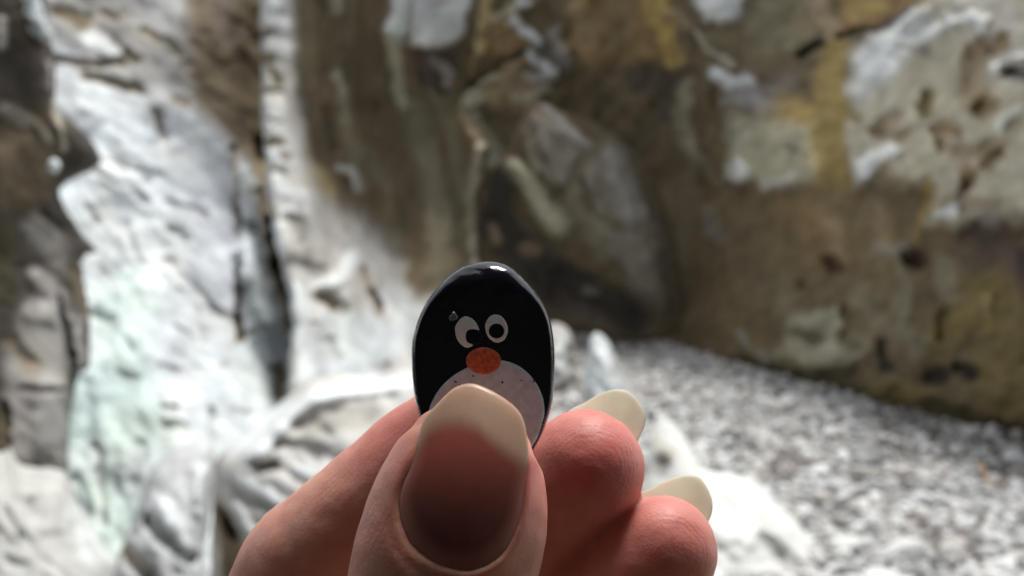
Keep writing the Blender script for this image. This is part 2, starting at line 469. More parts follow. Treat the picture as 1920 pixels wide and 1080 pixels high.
RIGHT = '''
s Y .85 16 -.1 905,-200 905,40 900,90
s Y .7 12 -.1 890,60 880,100 870,150
s T .9 30 .05 945,60 950,90
s H .7 26 .1 935,95 950,60 975,70
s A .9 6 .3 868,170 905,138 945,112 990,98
s T .9 34 -.1 950,150 975,170
s Y .6 14 -.1 905,165 920,180 930,200
s C .9 6 -.15 870,180 890,165 930,140
s C .8 10 -.15 862,200 880,190 905,180
s S .9 24 -.05 880,230 905,260 920,290
s B .8 9 .2 920,205 925,235
s M .7 14 .1 900,270 920,250
s V .95 7 -.25 960,36 985,58 1012,80
s V .95 8 -.25 990,108 1015,122 1042,134
s V .9 9 -.2 968,-30 980,8 992,4
s C .9 8 -.15 925,38 955,24 975,16
s P .8 10 -.1 1000,145 1035,138
s C .9 9 -.15 975,182 1000,188 1030,165
s B .7 14 .15 1000,20 1020,40
s L .6 10 -.1 1040,60 1050,90 1070,130
s G .7 14 0 1010,90 1045,110
p H .85 16 .15 1055,-420 1240,-420 1250,60 1260,118 1080,128 1066,60
s T .6 18 -.05 1085,20 1100,80
s B .7 30 .1 1150,-200 1160,90
s O .8 15 -.12 1235,-200 1245,50 1262,110
s O .6 10 -.1 1215,0 1225,40
s B .8 10 .2 1262,-50 1270,12
s T .8 10 -.12 1255,30 1285,48
p V .95 8 -.30 1300,-80 1395,-90 1400,0 1388,32 1355,44 1322,40 1306,20
s L .8 14 0 1375,30 1395,20
s M .7 20 .1 1330,70 1380,80
s C .85 6 -.2 1302,58 1325,88 1345,110 1372,120
s B .8 11 .2 1310,90 1330,130 1340,190
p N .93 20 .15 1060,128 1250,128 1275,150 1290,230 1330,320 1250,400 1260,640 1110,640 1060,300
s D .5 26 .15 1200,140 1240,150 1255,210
s B .7 18 -.05 1150,170 1200,200
s S .6 12 -.12 1290,160 1282,220 1300,300
s Q .8 9 -.1 1270,170 1275,240 1310,330
s Q .7 7 -.1 1310,300 1345,340 1370,365
s V .95 12 -.3 1342,136 1362,148
s V .8 14 -.2 1365,152 1395,155
s L .8 22 -.1 1390,175 1430,190
s L .7 8 -.1 1355,190 1390,195
s B .7 9 .2 1335,175 1345,220 1320,260
p M .9 14 .12 1395,-420 1540,-420 1545,20 1540,90 1500,118 1420,118 1400,60
s N .7 14 .15 1430,125 1490,120
s Q .6 12 -.05 1470,60 1480,100
s T .75 16 -.1 1525,-100 1540,20 1560,60
s D .97 10 .5 1508,102 1536,82
p H .95 12 .1 1562,-420 1760,-420 1735,0 1690,40 1640,56 1575,64
s O .6 16 0 1600,20 1650,10
s A .9 7 .3 1580,66 1640,58 1690,38 1722,10
s I .6 20 .1 1440,170 1500,180
s K .6 22 .05 1440,200 1470,160
s O .62 50 -.1 1570,90,22 1560,160,32 1545,240,54 1560,340,54
s Z .4 30 0 1570,100 1555,200 1550,330
s Z .6 16 .05 1540,230 1555,330
s O .6 34 -.05 1500,230 1510,290
s O .35 30 0 1450,240 1480,200
p C .98 12 -.30 1604,92 1650,62 1702,36 1740,-20 1770,-420 2300,-420 2300,440 1740,430 1752,348 1600,346 1592,300 1588,220 1598,150
s V .8 32 -.15 1630,120 1680,80 1720,50
s V .6 26 -.1 1610,170 1660,130
s P .6 40 0 1800,-50 1880,40 1900,120
s V .6 12 -.2 1730,75 1760,60 1780,50
s V .6 12 -.2 1780,30 1850,40 1830,70
s L .5 9 .12 1700,60 1760,30 1800,20
s L .5 8 .12 1690,90 1750,100
s Z .8 13 .3 1742,180 1735,205
s Z .8 10 .25 1600,216
s T .7 9 .2 1680,215 1650,245
s T .7 12 .2 1640,250 1700,255
s T .8 22 .3 1835,90 1820,160 1830,200
s H .7 16 .25 1840,200 1860,195
s G .8 14 .3 1890,130 1920,140
s H .8 12 .25 1860,95 1880,80
s H .8 14 .25 1760,240 1790,250
s H .8 8 .3 1755,265 1765,280
s T .8 18 .2 1800,290 1870,280
s H .8 12 .25 1810,320 1815,345
s H .7 10 .25 1850,310 1880,290
s V .7 8 -.2 1870,240 1910,205
s V .6 9 -.2 1860,130 1910,115
s V .7 16 -.25 1610,330 1640,300 1670,285
s C .6 20 -.1 1700,330 1740,300
s T .7 16 .1 1655,320 1670,340
s T .6 14 .15 1760,390 1860,380
s V .7 9 -.2 1755,402 1790,395
s T .6 8 .2 1800,370 1830,330
p S .9 18 -.2 1372,215 1440,228 1520,235 1530,345 1440,355 1400,330 1365,330 1360,280
s V .8 16 -.25 1378,314 1388,322
s P .7 10 -.15 1390,265 1400,255
s P .6 10 -.15 1430,350 1480,335
s M .6 8 .15 1470,275 1490,285
s Z .5 12 .1 1350,280 1360,300
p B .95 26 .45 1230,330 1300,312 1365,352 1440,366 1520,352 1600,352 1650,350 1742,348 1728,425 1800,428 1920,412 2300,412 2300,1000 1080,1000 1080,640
s H .5 40 0 1500,400 1560,470
s T .45 22 -.1 1640,390 1650,440
s T .45 18 -.1 1560,420 1575,470
s I .6 60 .1 1850,450 1900,480
s O .5 8 -.1 1738,352 1728,420 1715,450
s N .6 26 .15 1330,500 1300,560
s K .5 14 -.1 1330,400 1340,440
s R .95 14 .25 1556,490 1566,502
s R .9 13 .25 1702,480 1724,492
s D .7 10 .2 1498,536
s K .8 13 -.1 1650,468 1700,468
s Q .8 14 -.12 1690,500 1700,550 1690,590
s Q .9 24 -.12 1770,500 1780,555
s M .7 30 0 1450,540 1480,590
s S .9 22 -.15 1500,610 1560,600 1545,640
s S .8 24 -.15 1480,660 1560,670 1600,650
s Q .7 30 -.1 1620,560 1640,600
s B .8 12 .15 1585,585 1600,600
s N .8 15 .2 1590,630 1600,650
s N .8 12 .2 1500,625 1530,640
s D .8 12 .25 1655,650 1662,690
s D .8 11 .25 1770,590 1765,632
s Q .7 24 -.1 1690,620 1720,650
s Z .65 50 -.05 1860,560 1890,640 1880,740
s Z .7 30 -.05 1760,640 1800,600
s Y .4 8 -.1 1850,560 1860,600
s L .6 9 -.12 1385,625 1400,645
s L .5 9 -.12 1420,660 1440,680
s I .8 12 -.1 1910,480 1930,560
s D .95 14 .25 1738,712 1770,706
s D .95 15 .25 1800,690 1820,700
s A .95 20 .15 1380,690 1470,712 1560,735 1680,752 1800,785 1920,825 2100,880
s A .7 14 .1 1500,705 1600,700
s Z .6 16 -.05 1650,730 1720,740
'''
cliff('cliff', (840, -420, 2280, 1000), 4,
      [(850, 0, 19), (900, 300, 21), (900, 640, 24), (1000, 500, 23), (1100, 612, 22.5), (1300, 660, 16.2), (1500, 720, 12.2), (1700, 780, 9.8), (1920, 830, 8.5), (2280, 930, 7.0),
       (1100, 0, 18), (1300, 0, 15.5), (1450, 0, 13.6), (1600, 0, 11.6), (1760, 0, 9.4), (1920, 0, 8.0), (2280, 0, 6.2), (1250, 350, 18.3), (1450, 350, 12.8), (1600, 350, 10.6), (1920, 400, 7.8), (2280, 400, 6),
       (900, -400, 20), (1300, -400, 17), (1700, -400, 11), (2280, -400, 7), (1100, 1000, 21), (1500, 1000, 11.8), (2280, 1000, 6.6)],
      RC['N'], RIGHT, relief=(0.10, 90, 0), aniso=(-0.75, 1.7), dzs=.6, warp=12.0, seed=4, label='overhanging ochre and cream cliff on the right above the gravel')  # lit upper face and shaded undercut are partly painted into the colour

# ------------------------------------------------------------------ boulders (closed stones)
def smooth_loop(pts, n):
    P = np.array([p[:2] for p in pts], float); m = len(P)
    out = []
    for i in range(m):
        p0, p1, p2, p3 = P[i - 1], P[i], P[(i + 1) % m], P[(i + 2) % m]
        for t in np.linspace(0, 1, 12, endpoint=False):
            out.append(0.5 * ((2 * p1) + (-p0 + p2) * t + (2 * p0 - 5 * p1 + 4 * p2 - p3) * t * t + (-p0 + 3 * p1 - 3 * p2 + p3) * t ** 3))
    out = np.array(out); seg = np.hypot(*(np.roll(out, -1, 0) - out).T); cum = np.concatenate([[0], np.cumsum(seg)])
    s = np.linspace(0, cum[-1], n, endpoint=False)
    ext = np.vstack([out, out[:1]])
    return np.stack([np.interp(s, cum, ext[:, 0]), np.interp(s, cum, ext[:, 1])], 1)

def rings(outline, center, nr, dense_rim=False):
    """concentric rings from the centre out to an outline: k, px, py"""
    n = len(outline); k = np.linspace(0, 1, nr + 1)[1:]
    if dense_rim: k = 1 - (1 - k) ** 2
    px = center[0] + k[:, None] * (outline[:, 0] - center[0])[None]
    py = center[1] + k[:, None] * (outline[:, 1] - center[1])[None]
    kk = np.repeat(k[:, None], n, 1)
    return kk, px, py

def ring_faces(nr, n, c, start, flip=False):
    f = []
    for i in range(n):
        j = (i + 1) % n
        f.append((c, start + j, start + i) if not flip else (c, start + i, start + j))
        for r in range(nr - 1):
            a, b_, c_, d_ = start + r * n + i, start + r * n + j, start + (r + 1) * n + j, start + (r + 1) * n + i
            f.append((a, b_, c_, d_) if not flip else (a, d_, c_, b_))
    return f

def lens(name, outline, center, front, back, nr, mat, tint=None, attrs=None):
    """closed body: front and back depth functions (k, px, py) that meet on the outline"""
    n = len(outline)
    k, px, py = rings(outline, center, nr, True)
    fr = np.concatenate([[[0, center[0], center[1]]], np.stack([k.ravel(), px.ravel(), py.ravel()], 1)])
    bk = fr[:1 + (nr - 1) * n]
    A = np.concatenate([fr, bk])
    d = np.concatenate([front(fr[:, 0], fr[:, 1], fr[:, 2]), back(bk[:, 0], bk[:, 1], bk[:, 2])])
    V = np.stack([(A[:, 1] - 960) * d / F, d, (540 - A[:, 2]) * d / F], 1)
    f = ring_faces(nr, n, 0, 1)
    o = len(fr)
    for i in range(n):
        j = (i + 1) % n
        f.append((o, o + 1 + i, o + 1 + j))
        for r in range(nr - 1):
            a, b_ = o + 1 + r * n + i, o + 1 + r * n + j
            if r < nr - 2: c_, d_ = o + 1 + (r + 1) * n + j, o + 1 + (r + 1) * n + i
            else: c_, d_ = 1 + (nr - 1) * n + j, 1 + (nr - 1) * n + i
            f.append((a, d_, c_, b_))
    return V, f, A

def boulder(outline, center, dist, bulge, base, txt, seed, label, slope=0.0, relief=0.05, wl_=60, aniso=(0.6, 1.6), group=None, name='boulder', nr=34, n=128):
    ol = smooth_loop(outline, n)
    ol = ol + np.stack([3.5 * fbm(ol[:, 0] / 18., ol[:, 1] / 18., seed, 3), 3.5 * fbm(ol[:, 0] / 18., ol[:, 1] / 18., seed + 1, 3)], 1)
    st = parse(txt); ca, sa = math.cos(aniso[0]), math.sin(aniso[0])
    cols = []
    def front(k, x, y):
        c, dz = field(x, y, base, st, seed, 5.0); cols.append(c)
        nse = fbm((x * ca + y * sa) / wl_, (-x * sa + y * ca) / wl_ * aniso[1], seed, 3) * 1.3
        w = np.clip((1 - k) * 5, 0, 1)
        return dist - bulge * (1 - k ** 2.4) ** 0.6 + (nse * relief + dz * .6) * w + slope * (center[1] - y) * dist / F
    def back(k, x, y):
        c, _ = field(x, y, base, [], seed); cols.append(c)
        return dist + max(bulge, .4) * (1 - k ** 2.4) ** 0.6 + slope * (center[1] - y) * dist / F
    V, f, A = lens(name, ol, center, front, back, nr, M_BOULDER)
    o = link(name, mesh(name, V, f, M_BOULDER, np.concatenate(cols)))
    return tag(o, label, 'boulder', group)

boulder([(-120, 840), (0, 848), (18, 838), (40, 872), (110, 880), (126, 892), (146, 946), (172, 988), (202, 1034), (240, 1092), (250, 1250), (-120, 1260)], (60, 1050), 6.3, .75, (.43, .43, .405), '''
s V .6 30 -.05 150,960 180,1040
s G .7 8 .08 55,940 60,960
s G .7 9 .08 40,1000 15,1020
s G .7 7 .08 10,960 30,985
s G .7 6 .08 135,985
s T .5 9 .04 5,990
s L .6 6 .05 90,925 110,930
s L .6 7 .05 20,1050 50,1060
s P .6 8 .04 80,1010 140,1005
s L .6 8 .06 40,910 75,915
''', 31, 'off white pitted boulder in the bottom left corner', slope=0.9, relief=.06)
boulder([(205, 1130), (222, 1040), (252, 975), (268, 920), (290, 872), (335, 838), (394, 826), (403, 872), (400, 920), (393, 975), (384, 1040), (390, 1140), (380, 1260), (220, 1260)], (320, 1020), 5.6, .42, (.46, .475, .475), '''
s V .7 16 -.04 310,950 335,1000 345,1030
s G .75 11 .22 280,975 300,1000 335,1030 355,1045
s B .7 14 .28 230,1030 265,1060 290,1100
s L .7 8 .1 225,1010 255,1000
s P .5 8 .05 310,870 380,870
s V .6 10 -.06 375,880 372,960
s L .5 10 .05 270,1040 330,1075
''', 32, 'white pointed boulder with dark hollows beside the fingers', slope=0.7, relief=.05)
boulder([(398, 1150), (395, 1060), (398, 960), (402, 880), (408, 858), (440, 825), (480, 792), (540, 744), (585, 712), (640, 700), (700, 705), (770, 690), (830, 760), (860, 900), (800, 1150), (600, 1250), (420, 1250)], (600, 930), 6.8, .75, RC['P'], '''
s V .97 15 -.18 470,868 510,810 545,775 590,745 660,725 730,722 790,705
s V .9 20 -.1 440,840 480,812 530,775
s B .8 9 .25 476,872 498,878 515,874
s G .75 7 .12 520,832 560,838 600,860
s G .6 6 .1 550,800 590,790 620,815
s G .6 6 .1 560,825 620,850 650,870
s K .6 26 .05 575,795 640,780 690,775
s B .95 26 .4 400,940,8 420,985,22 440,1040,30 445,1090,34
s N .8 12 .35 408,955 425,975 440,1000
s W .8 12 -.05 425,890 470,910 520,940
s W .7 12 -.08 440,950 475,1020 490,1050
s L .7 8 .1 420,900 470,945 530,960
s I .9 6 .25 404,858 412,846
s W .6 10 -.05 560,880 620,900
''', 33, 'large pale boulder with a bright diagonal crest behind the left finger', slope=0.6, relief=.06, aniso=(0.55, 2.2))
boulder([(1180, 1200), (1200, 960), (1215, 860), (1225, 800), (1262, 790), (1290, 830), (1320, 880), (1370, 888), (1420, 905), (1460, 945), (1500, 985), (1540, 1040), (1590, 1110), (1620, 1220)], (1360, 1060), 5.3, .36, RC['X'], '''
s X .8 40 -.04 1370,930 1420,990
s B .75 9 .15 1238,860 1248,868
s G .6 10 .12 1222,880 1240,890
s L .55 12 .10 1430,1010 1470,1040 1510,1075
s G .4 14 .08 1460,1050 1490,1090
s Y .3 12 0 1230,830 1260,850
s L .5 8 .05 1350,1030 1380,1060
''', 34, 'smooth white boulder among the gravel right of the fingers', slope=0.9, relief=.05)
boulder([(1096, 770), (1098, 700), (1106, 640), (1118, 624), (1140, 640), (1162, 690), (1180, 728), (1195, 770), (1190, 800), (1100, 805)], (1140, 720), 11.2, .4, RC['W'], '''
s V .8 12 -.06 1125,660 1150,720
s L .6 7 .08 1155,690 1160,700
''', 35, 'white leaning slab of rock on the gravel just above the upper pink fingertip', slope=0.6, relief=.06, wl_=30)
boulder([(1020, 620), (1040, 605), (1070, 625), (1078, 680), (1092, 740), (1088, 800), (1010, 800), (1000, 700)], (1045, 710), 11.8, .4, RC['L'], '''
s G .8 14 .1 1075,660 1085,720
s V .7 10 -.05 1050,640 1050,690
s G .6 8 .1 1040,740 1070,720
''', 36, 'grey broken rock block just right of the penguin pebble', slope=0.5, relief=.08, wl_=26)
boulder([(-40, -60), (60, -70), (76, 0), (86, 35), (98, 70), (84, 80), (60, 66), (40, 52), (20, 28), (4, 8)], (50, 15), 8.6, .16, RC['W'], '''
s L .6 7 .05 30,20 60,50
s G .4 7 .05 50,0 56,20
''', 37, 'pale wedge of rock jammed in the top left corner', relief=.04, wl_=30)
boulder([(90, 305), (98, 299), (108, 301), (113, 311), (108, 322), (97, 325), (89, 317)], (100, 312), 8.3, .05, RC['V'], '', 38, 'small round white stone on the dark left cliff', relief=.005, wl_=20, nr=8, n=32)
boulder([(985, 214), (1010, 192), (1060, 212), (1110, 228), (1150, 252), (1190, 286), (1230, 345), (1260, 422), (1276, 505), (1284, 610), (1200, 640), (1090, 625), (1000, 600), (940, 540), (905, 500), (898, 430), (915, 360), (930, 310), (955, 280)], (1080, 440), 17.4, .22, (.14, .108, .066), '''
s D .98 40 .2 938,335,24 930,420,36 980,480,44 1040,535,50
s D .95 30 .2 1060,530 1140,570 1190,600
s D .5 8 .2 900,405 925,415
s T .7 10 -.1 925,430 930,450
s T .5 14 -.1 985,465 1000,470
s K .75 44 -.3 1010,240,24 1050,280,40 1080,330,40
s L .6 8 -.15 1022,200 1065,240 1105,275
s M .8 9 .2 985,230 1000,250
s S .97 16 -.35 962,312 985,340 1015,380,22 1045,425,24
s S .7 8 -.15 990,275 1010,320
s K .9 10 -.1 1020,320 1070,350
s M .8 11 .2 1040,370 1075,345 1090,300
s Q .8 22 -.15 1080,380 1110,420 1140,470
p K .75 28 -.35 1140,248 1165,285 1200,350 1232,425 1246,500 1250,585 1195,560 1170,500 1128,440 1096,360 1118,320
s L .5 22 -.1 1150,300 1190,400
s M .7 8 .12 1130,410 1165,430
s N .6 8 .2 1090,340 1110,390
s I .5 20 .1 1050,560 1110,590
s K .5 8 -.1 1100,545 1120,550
''', 39, 'grey tilted slab of rock leaning over a dark hollow above the penguin pebble', relief=.10, wl_=70, aniso=(0.9, 2.0), nr=60, n=200)  # shade of the hollow and lit facets painted into the slab colour

# ------------------------------------------------------------------ gravel bed and stones
def ground_z(x, y):
    return -1.45 + 0.03 * y - 1.3 * sstep((-0.2 - np.asarray(x)) / 1.2)
gx = np.linspace(-9, 11, 161); gy = np.linspace(-4, 34, 305)
GX, GY = np.meshgrid(gx, gy)
GZ = ground_z(GX, GY) - 0.03 + 0.05 * fbm(GX / 1.1, GY / 1.1, 51, 4)
V = np.stack([GX, GY, GZ], -1).reshape(-1, 3)
idx = np.arange(V.shape[0]).reshape(GX.shape)
Q = np.stack([idx[:-1, :-1], idx[:-1, 1:], idx[1:, 1:], idx[1:, :-1]], -1).reshape(-1, 4)
gcol = np.empty(V.shape); gcol[:] = (.32, .32, .315)
ground = link('gravel_bed', mesh('gravel_bed', V, Q, M_GRAVEL, gcol))
tag(ground, 'grey gravel floor of the gorge', kind='structure')

def ico(sub):
    bm = bmesh.new(); bmesh.ops.create_icosphere(bm, subdivisions=sub, radius=1)
    v = np.array([p.co[:] for p in bm.verts]); f = np.array([[q.index for q in p.verts] for p in bm.faces]); bm.free()
    return v, f
IV, IF = ico(2)
protos = []
for s in range(10):
    sc = np.array([1, rnd.uniform(.65, .95), rnd.uniform(.42, .7)])
    v = IV.copy()
    for _ in range(9):                                  # knock flats off a ball: a broken, worn stone
        nrm = rng.normal(size=3); nrm /= np.linalg.norm(nrm); h = rng.uniform(.62, .9)
        t = v @ nrm; v = v - np.clip(t - h, 0, None)[:, None] * nrm * 0.9
    protos.append(v * sc)

pts = []
tries = 0
cell = {}
def free(x, y, r):
    cx, cy = int(x / .12), int(y / .12)
    for a in (-1, 0, 1):
        for b in (-1, 0, 1):
            for (qx, qy, qr) in cell.get((cx + a, cy + b), ()):
                if (x - qx) ** 2 + (y - qy) ** 2 < ((r + qr) * .62) ** 2: return False
    cell.setdefault((cx, cy), []).append((x, y, r)); return True
while len(pts) < 13500 and tries < 75000:
    tries += 1
    y = 4.2 + 18.5 * rnd.random() ** 1.5
    x = rnd.uniform(-.9, 5.6)
    z = ground_z(x, y)
    px = 960 + x / y * F; py = 540 - z / y * F
    if px > 2150 or px < 760: continue
    r = min(.10, .028 + .020 * rnd.expovariate(1.0)) * (1.0 if rnd.random() > .04 else 1.4)
    r = max(r, .0022 * y)
    if free(x, y, r): pts.append((x, y, r, px, py))
def stone_tint(px, py):
    t = rnd.random()
    c = [(.19, .19, .19), (.42, .42, .415), (.56, .56, .55), (.48, .45, .42), (.62, .62, .605), (.72, .735, .73)][min(5, int(t * 6))]
    dk = 1.0
    if abs(px - 1760) < 80 and abs(py - 1010) < 40 and rnd.random() < .8: c = (.22, .185, .175)     # a patch of mauve shale chips
    if px > 1650 and py < 860 + (px - 1650) * .22 and rnd.random() < .55: c = (.20, .185, .165)
    if abs(px - 1490) < 45 and abs(py - 880) < 25 and rnd.random() < .7: c = (.21, .18, .16)
    return np.array(c) * rnd.uniform(.85, 1.12)
order = sorted(range(len(pts)), key=lambda i: -pts[i][2] / pts[i][1] if 1180 < pts[i][3] < 1930 and pts[i][4] < 1085 else 0)
named = set(order[:300])
stone_meshes = []
for s, v in enumerate(protos):
    stone_meshes.append(mesh('stone', v, IF, M_STONE, smooth=False))
VV, FF, CC = [], [], []
off = 0
IV1, IF1 = ico(1)
for i, (x, y, r, px, py) in enumerate(pts):
    a = rnd.uniform(0, 6.28); ti = rnd.gauss(0, .35); tj = rnd.gauss(0, .35)
    z = ground_z(x, y) + r * rnd.uniform(.05, .4)
    if i in named:
        o = link('stone', stone_meshes[i % 10], ground)
        o.location = (x, y, z); o.rotation_euler = (ti, tj, a); o.scale = (r, r, r)
        continue
    if r / y > .0058: v, f = protos[i % 10], IF
    else: v, f = protos[i % 10][:len(IV1)], IF1
    ca, sa, ct, s_t = math.cos(a), math.sin(a), math.cos(ti), math.sin(ti)
    R = np.array([[ca, -sa * ct, sa * s_t], [sa, ca * ct, -ca * s_t], [0, s_t, ct]])
    VV.append(v @ R.T * r + (x, y, z)); FF.append(f + off); off += len(v)
    CC.append(np.repeat(stone_tint(px, py)[None], len(v), 0))
g = link('gravel', mesh('gravel', np.concatenate(VV), np.concatenate(FF), M_GRAVEL, np.concatenate(CC), smooth=False), ground)
tag(g, kind='stuff')

# dry branch on the gravel
def tube(pts, rad, sides=10):
    V, f = [], []
    P = [Vector(p) for p in pts]
    for i, p in enumerate(P):
        t = (P[min(i + 1, len(P) - 1)] - P[max(i - 1, 0)]).normalized()
        a = t.cross(Vector((.3, .2, .9))).normalized(); b = t.cross(a)
        for k in range(sides):
            w = 2 * math.pi * k / sides
            V.append(p + (a * math.cos(w) + b * math.sin(w)) * rad[i])
    for i in range(len(P) - 1):
        for k in range(sides):
            l = (k + 1) % sides
            f.append((i * sides + k, i * sides + l, (i + 1) * sides + l, (i + 1) * sides + k))
    f.append(tuple(range(sides))[::-1]); f.append(tuple(range((len(P) - 1) * sides, len(P) * sides)))
    return V, f

def wood_material():
    m, nt, b = new_mat('dry_wood')
    n = N(nt, 'ShaderNodeTexNoise'); n.inputs['Scale'].default_value = 60
    r = N(nt, 'ShaderNodeValToRGB'); r.color_ramp.elements[0].color = (.20, .11, .055, 1); r.color_ramp.elements[1].color = (.52, .36, .22, 1)
    nt.links.new(n.outputs[0], r.inputs[0]); nt.links.new(r.outputs[0], b.inputs['Base Color']); b.inputs['Roughness'].default_value = .8
    return m
M_WOOD = wood_material()
def gp(px, py, up=0.0):
    k = (540 - py) / F
    y = -1.45 / (k - 0.03)
    return ((px - 960) * y / F, y, k * y + up)
V, f = tube([gp(1838, 880, .05), gp(1842, 895, .045), gp(1850, 910, .03), gp(1866, 918, .03), gp(1885, 912, .035)], [.012, .016, .016, .014, .01])
tag(link('branch', mesh('branch', V, f, M_WOOD)), 'bent orange brown dry branch lying on the gravel at the right', 'branch')
V, f = tube([gp(1565, 958, .05), gp(1590, 942, .05), gp(1612, 930, .05)], [.022, .02, .016])
tag(link('branch', mesh('branch', V, f, M_STONE)), 'straight grey stick lying on the gravel beside the white boulder', 'branch')

# ------------------------------------------------------------------ unseen rock roof, added to shade the camera side of the hand
nu, nv = 90, 60
V = []
prof = [(0.10, 1.05), (-0.25, 0.80), (-0.8, 0.66), (-1.25, 0.35), (-1.5, -0.3), (-1.55, -1.0), (-1.5, -1.6)]
pa = np.array(prof); tt = np.linspace(0, len(prof) - 1, nv)
PY = np.interp(tt, range(len(prof)), pa[:, 0]); PZ = np.interp(tt, range(len(prof)), pa[:, 1])
XX = np.linspace(-4.5, 4.5, nu)
gX, gI = np.meshgrid(XX, np.arange(nv))
nz = fbm(gX * 1.3, gI / 9.0, 77, 4)
gYy = PY[gI] - 0.16 * nz - 0.02 * gX ** 2; gZz = PZ[gI] + 0.14 * nz
V1 = np.stack([gX, gYy, gZz], -1).reshape(-1, 3)
V2 = V1 + np.array([0, -.5, .9])
V = np.concatenate([V1, V2]); idx = np.arange(nu * nv).reshape(nv, nu); n0 = nu * nv
Q = np.stack([idx[:-1, :-1], idx[:-1, 1:], idx[1:, 1:], idx[1:, :-1]], -1).reshape(-1, 4)
Q2 = Q[:, ::-1] + n0
rim = list(idx[0, :]) + list(idx[1:, -1]) + list(idx[-1, -2::-1]) + list(idx[-2:0:-1, 0])
Q3 = [(rim[i], rim[(i + 1) % len(rim)], rim[(i + 1) % len(rim)] + n0, rim[i] + n0) for i in range(len(rim))]
ccol = np.empty(V.shape); ccol[:] = (.185, .19, .20)
tag(link('shade_roof', mesh('shade_roof', V, [tuple(q) for q in np.concatenate([Q, Q2])] + Q3, M_ROCK, ccol)), 'unseen grey roof added overhead to shade the hand', kind='structure')

lx, ly = np.meshgrid(np.linspace(-2.6, 2.6, 105), np.linspace(-1.7, .85, 52))  # added ledge out of frame, keeps ground bounce off the fingers
lz = -.46 + .05 * fbm(lx * 2.2, ly * 2.2, 81, 4) - 1.3 * sstep((np.abs(lx) - 1.9) / .7) - 1.3 * sstep((ly - .62) / .23)
V = np.stack([lx, ly, lz], -1).reshape(-1, 3)
idx = np.arange(len(V)).reshape(lx.shape)
Q = np.stack([idx[:-1, :-1], idx[:-1, 1:], idx[1:, 1:], idx[1:, :-1]], -1).reshape(-1, 4)
ccol = np.empty(V.shape); ccol[:] = RC['N']
tag(link('bounce_block_ledge', mesh('bounce_block_ledge', V, Q, M_ROCK, ccol)), 'unseen dark ledge added below the viewpoint to cut bounce light', kind='structure')

# ------------------------------------------------------------------ painted penguin pebble
PEB = smooth_loop([(918, 490), (940, 493), (960, 502), (979, 519), (997, 538), (1013, 560), (1027, 586), (1036, 622), (1040, 667), (1039, 719), (1036, 756), (1027, 787), (1012, 823), (985, 862), (940, 890), (890, 890), (838, 862),
                   (806, 828), (788, 790), (777, 742), (772, 690), (772, 645), (778, 617), (789, 586), (806, 555), (832, 525), (862, 503), (892, 493)], 160)
PC = (906, 690)
PB_ANG = np.arctan2(PEB[:, 1] - PC[1], PEB[:, 0] - PC[0]); PB_R = np.hypot(PEB[:, 0] - PC[0], PEB[:, 1] - PC[1])
o_ = np.argsort(PB_ANG); PB_ANG = PB_ANG[o_]; PB_R = PB_R[o_]
def peb_k(x, y):
    a = np.arctan2(y - PC[1], x - PC[0])
    return np.hypot(x - PC[0], y - PC[1]) / np.interp(a, PB_ANG, PB_R, period=2 * math.pi)
def peb_front(k, x, y):
    k = np.clip(k, 0, 1)
    b = 0.05 * fbm(np.asarray(x) / 42., np.asarray(y) / 42., 91, 3) * np.clip((1 - k) * 25, 0, 1)
    return 0.1205 - 0.0027 * (1 - k ** (50.0 - 39.0 * sstep((610 - np.asarray(y)) / 110.0))) ** 0.5 + b * .001 * (1 + 8 * np.clip((570 - y) / 60., 0, 1)) + (690 - y) * 4e-6
def peb_back(k, x, y):
    return 0.1205 + 0.0031 * (1 - k ** 2.6) ** 0.5 + (690 - y) * 4e-6

def paint_mat(name, color, rough, coat, noise_amt=0.15, bump=0.1, nscale=900, spots=None):
    m, nt, b = new_mat(name)
    tc = N(nt, 'ShaderNodeTexCoord'); n = N(nt, 'ShaderNodeTexNoise'); n.inputs['Scale'].default_value = nscale; n.inputs['Detail'].default_value = 6
    nt.links.new(tc.outputs['Object'], n.inputs['Vector'])
    mr = N(nt, 'ShaderNodeMapRange'); mr.inputs['From Min'].default_value = .3; mr.inputs['From Max'].default_value = .7
    mr.inputs['To Min'].default_value = 1 - noise_amt; mr.inputs['To Max'].default_value = 1 + noise_amt
    nt.links.new(n.outputs[0], mr.inputs[0])
    mx = N(nt, 'ShaderNodeMix', data_type='RGBA', blend_type='MULTIPLY'); mx.inputs['Factor'].default_value = 1
    mx.inputs['A'].default_value = (*color, 1); nt.links.new(mr.outputs[0], mx.inputs['B'])
    nt.links.new(mx.outputs['Result'], b.inputs['Base Color'])
    b.inputs['Roughness'].default_value = rough
    b.inputs['Coat Weight'].default_value = coat; b.inputs['Coat Roughness'].default_value = .12
    bp = N(nt, 'ShaderNodeBump'); bp.inputs['Strength'].default_value = bump; bp.inputs['Distance'].default_value = .0003
    nt.links.new(n.outputs[0], bp.inputs['Height']); nt.links.new(bp.outputs[0], b.inputs['Normal'])
    if coat: nt.links.new(bp.outputs[0], b.inputs['Coat Normal'])
    return m
M_BLACK = paint_mat('black_gloss_paint', (.003, .0032, .008), .10, .0, .2, .7, 380)
M_BLACK.node_tree.nodes['Principled BSDF'].inputs['Specular IOR Level'].default_value = .45
M_PUPIL = paint_mat('pupil_paint', (.003, .007, .011), .35, 0.0, .2, .1, 900)
M_PUPIL.node_tree.nodes['Principled BSDF'].inputs['Specular IOR Level'].default_value = .25
M_WHITE = paint_mat('white_paint', (.82, .90, .97), .5, .1, .08, .35, 1500)
M_BELLY = paint_mat('belly_paint', (.64, .70, .80), .42, .25, .14, .4, 1200)
M_ORANGE = paint_mat('orange_paint', (.62, .115, .045), .3, .5, .35, .5, 2200)
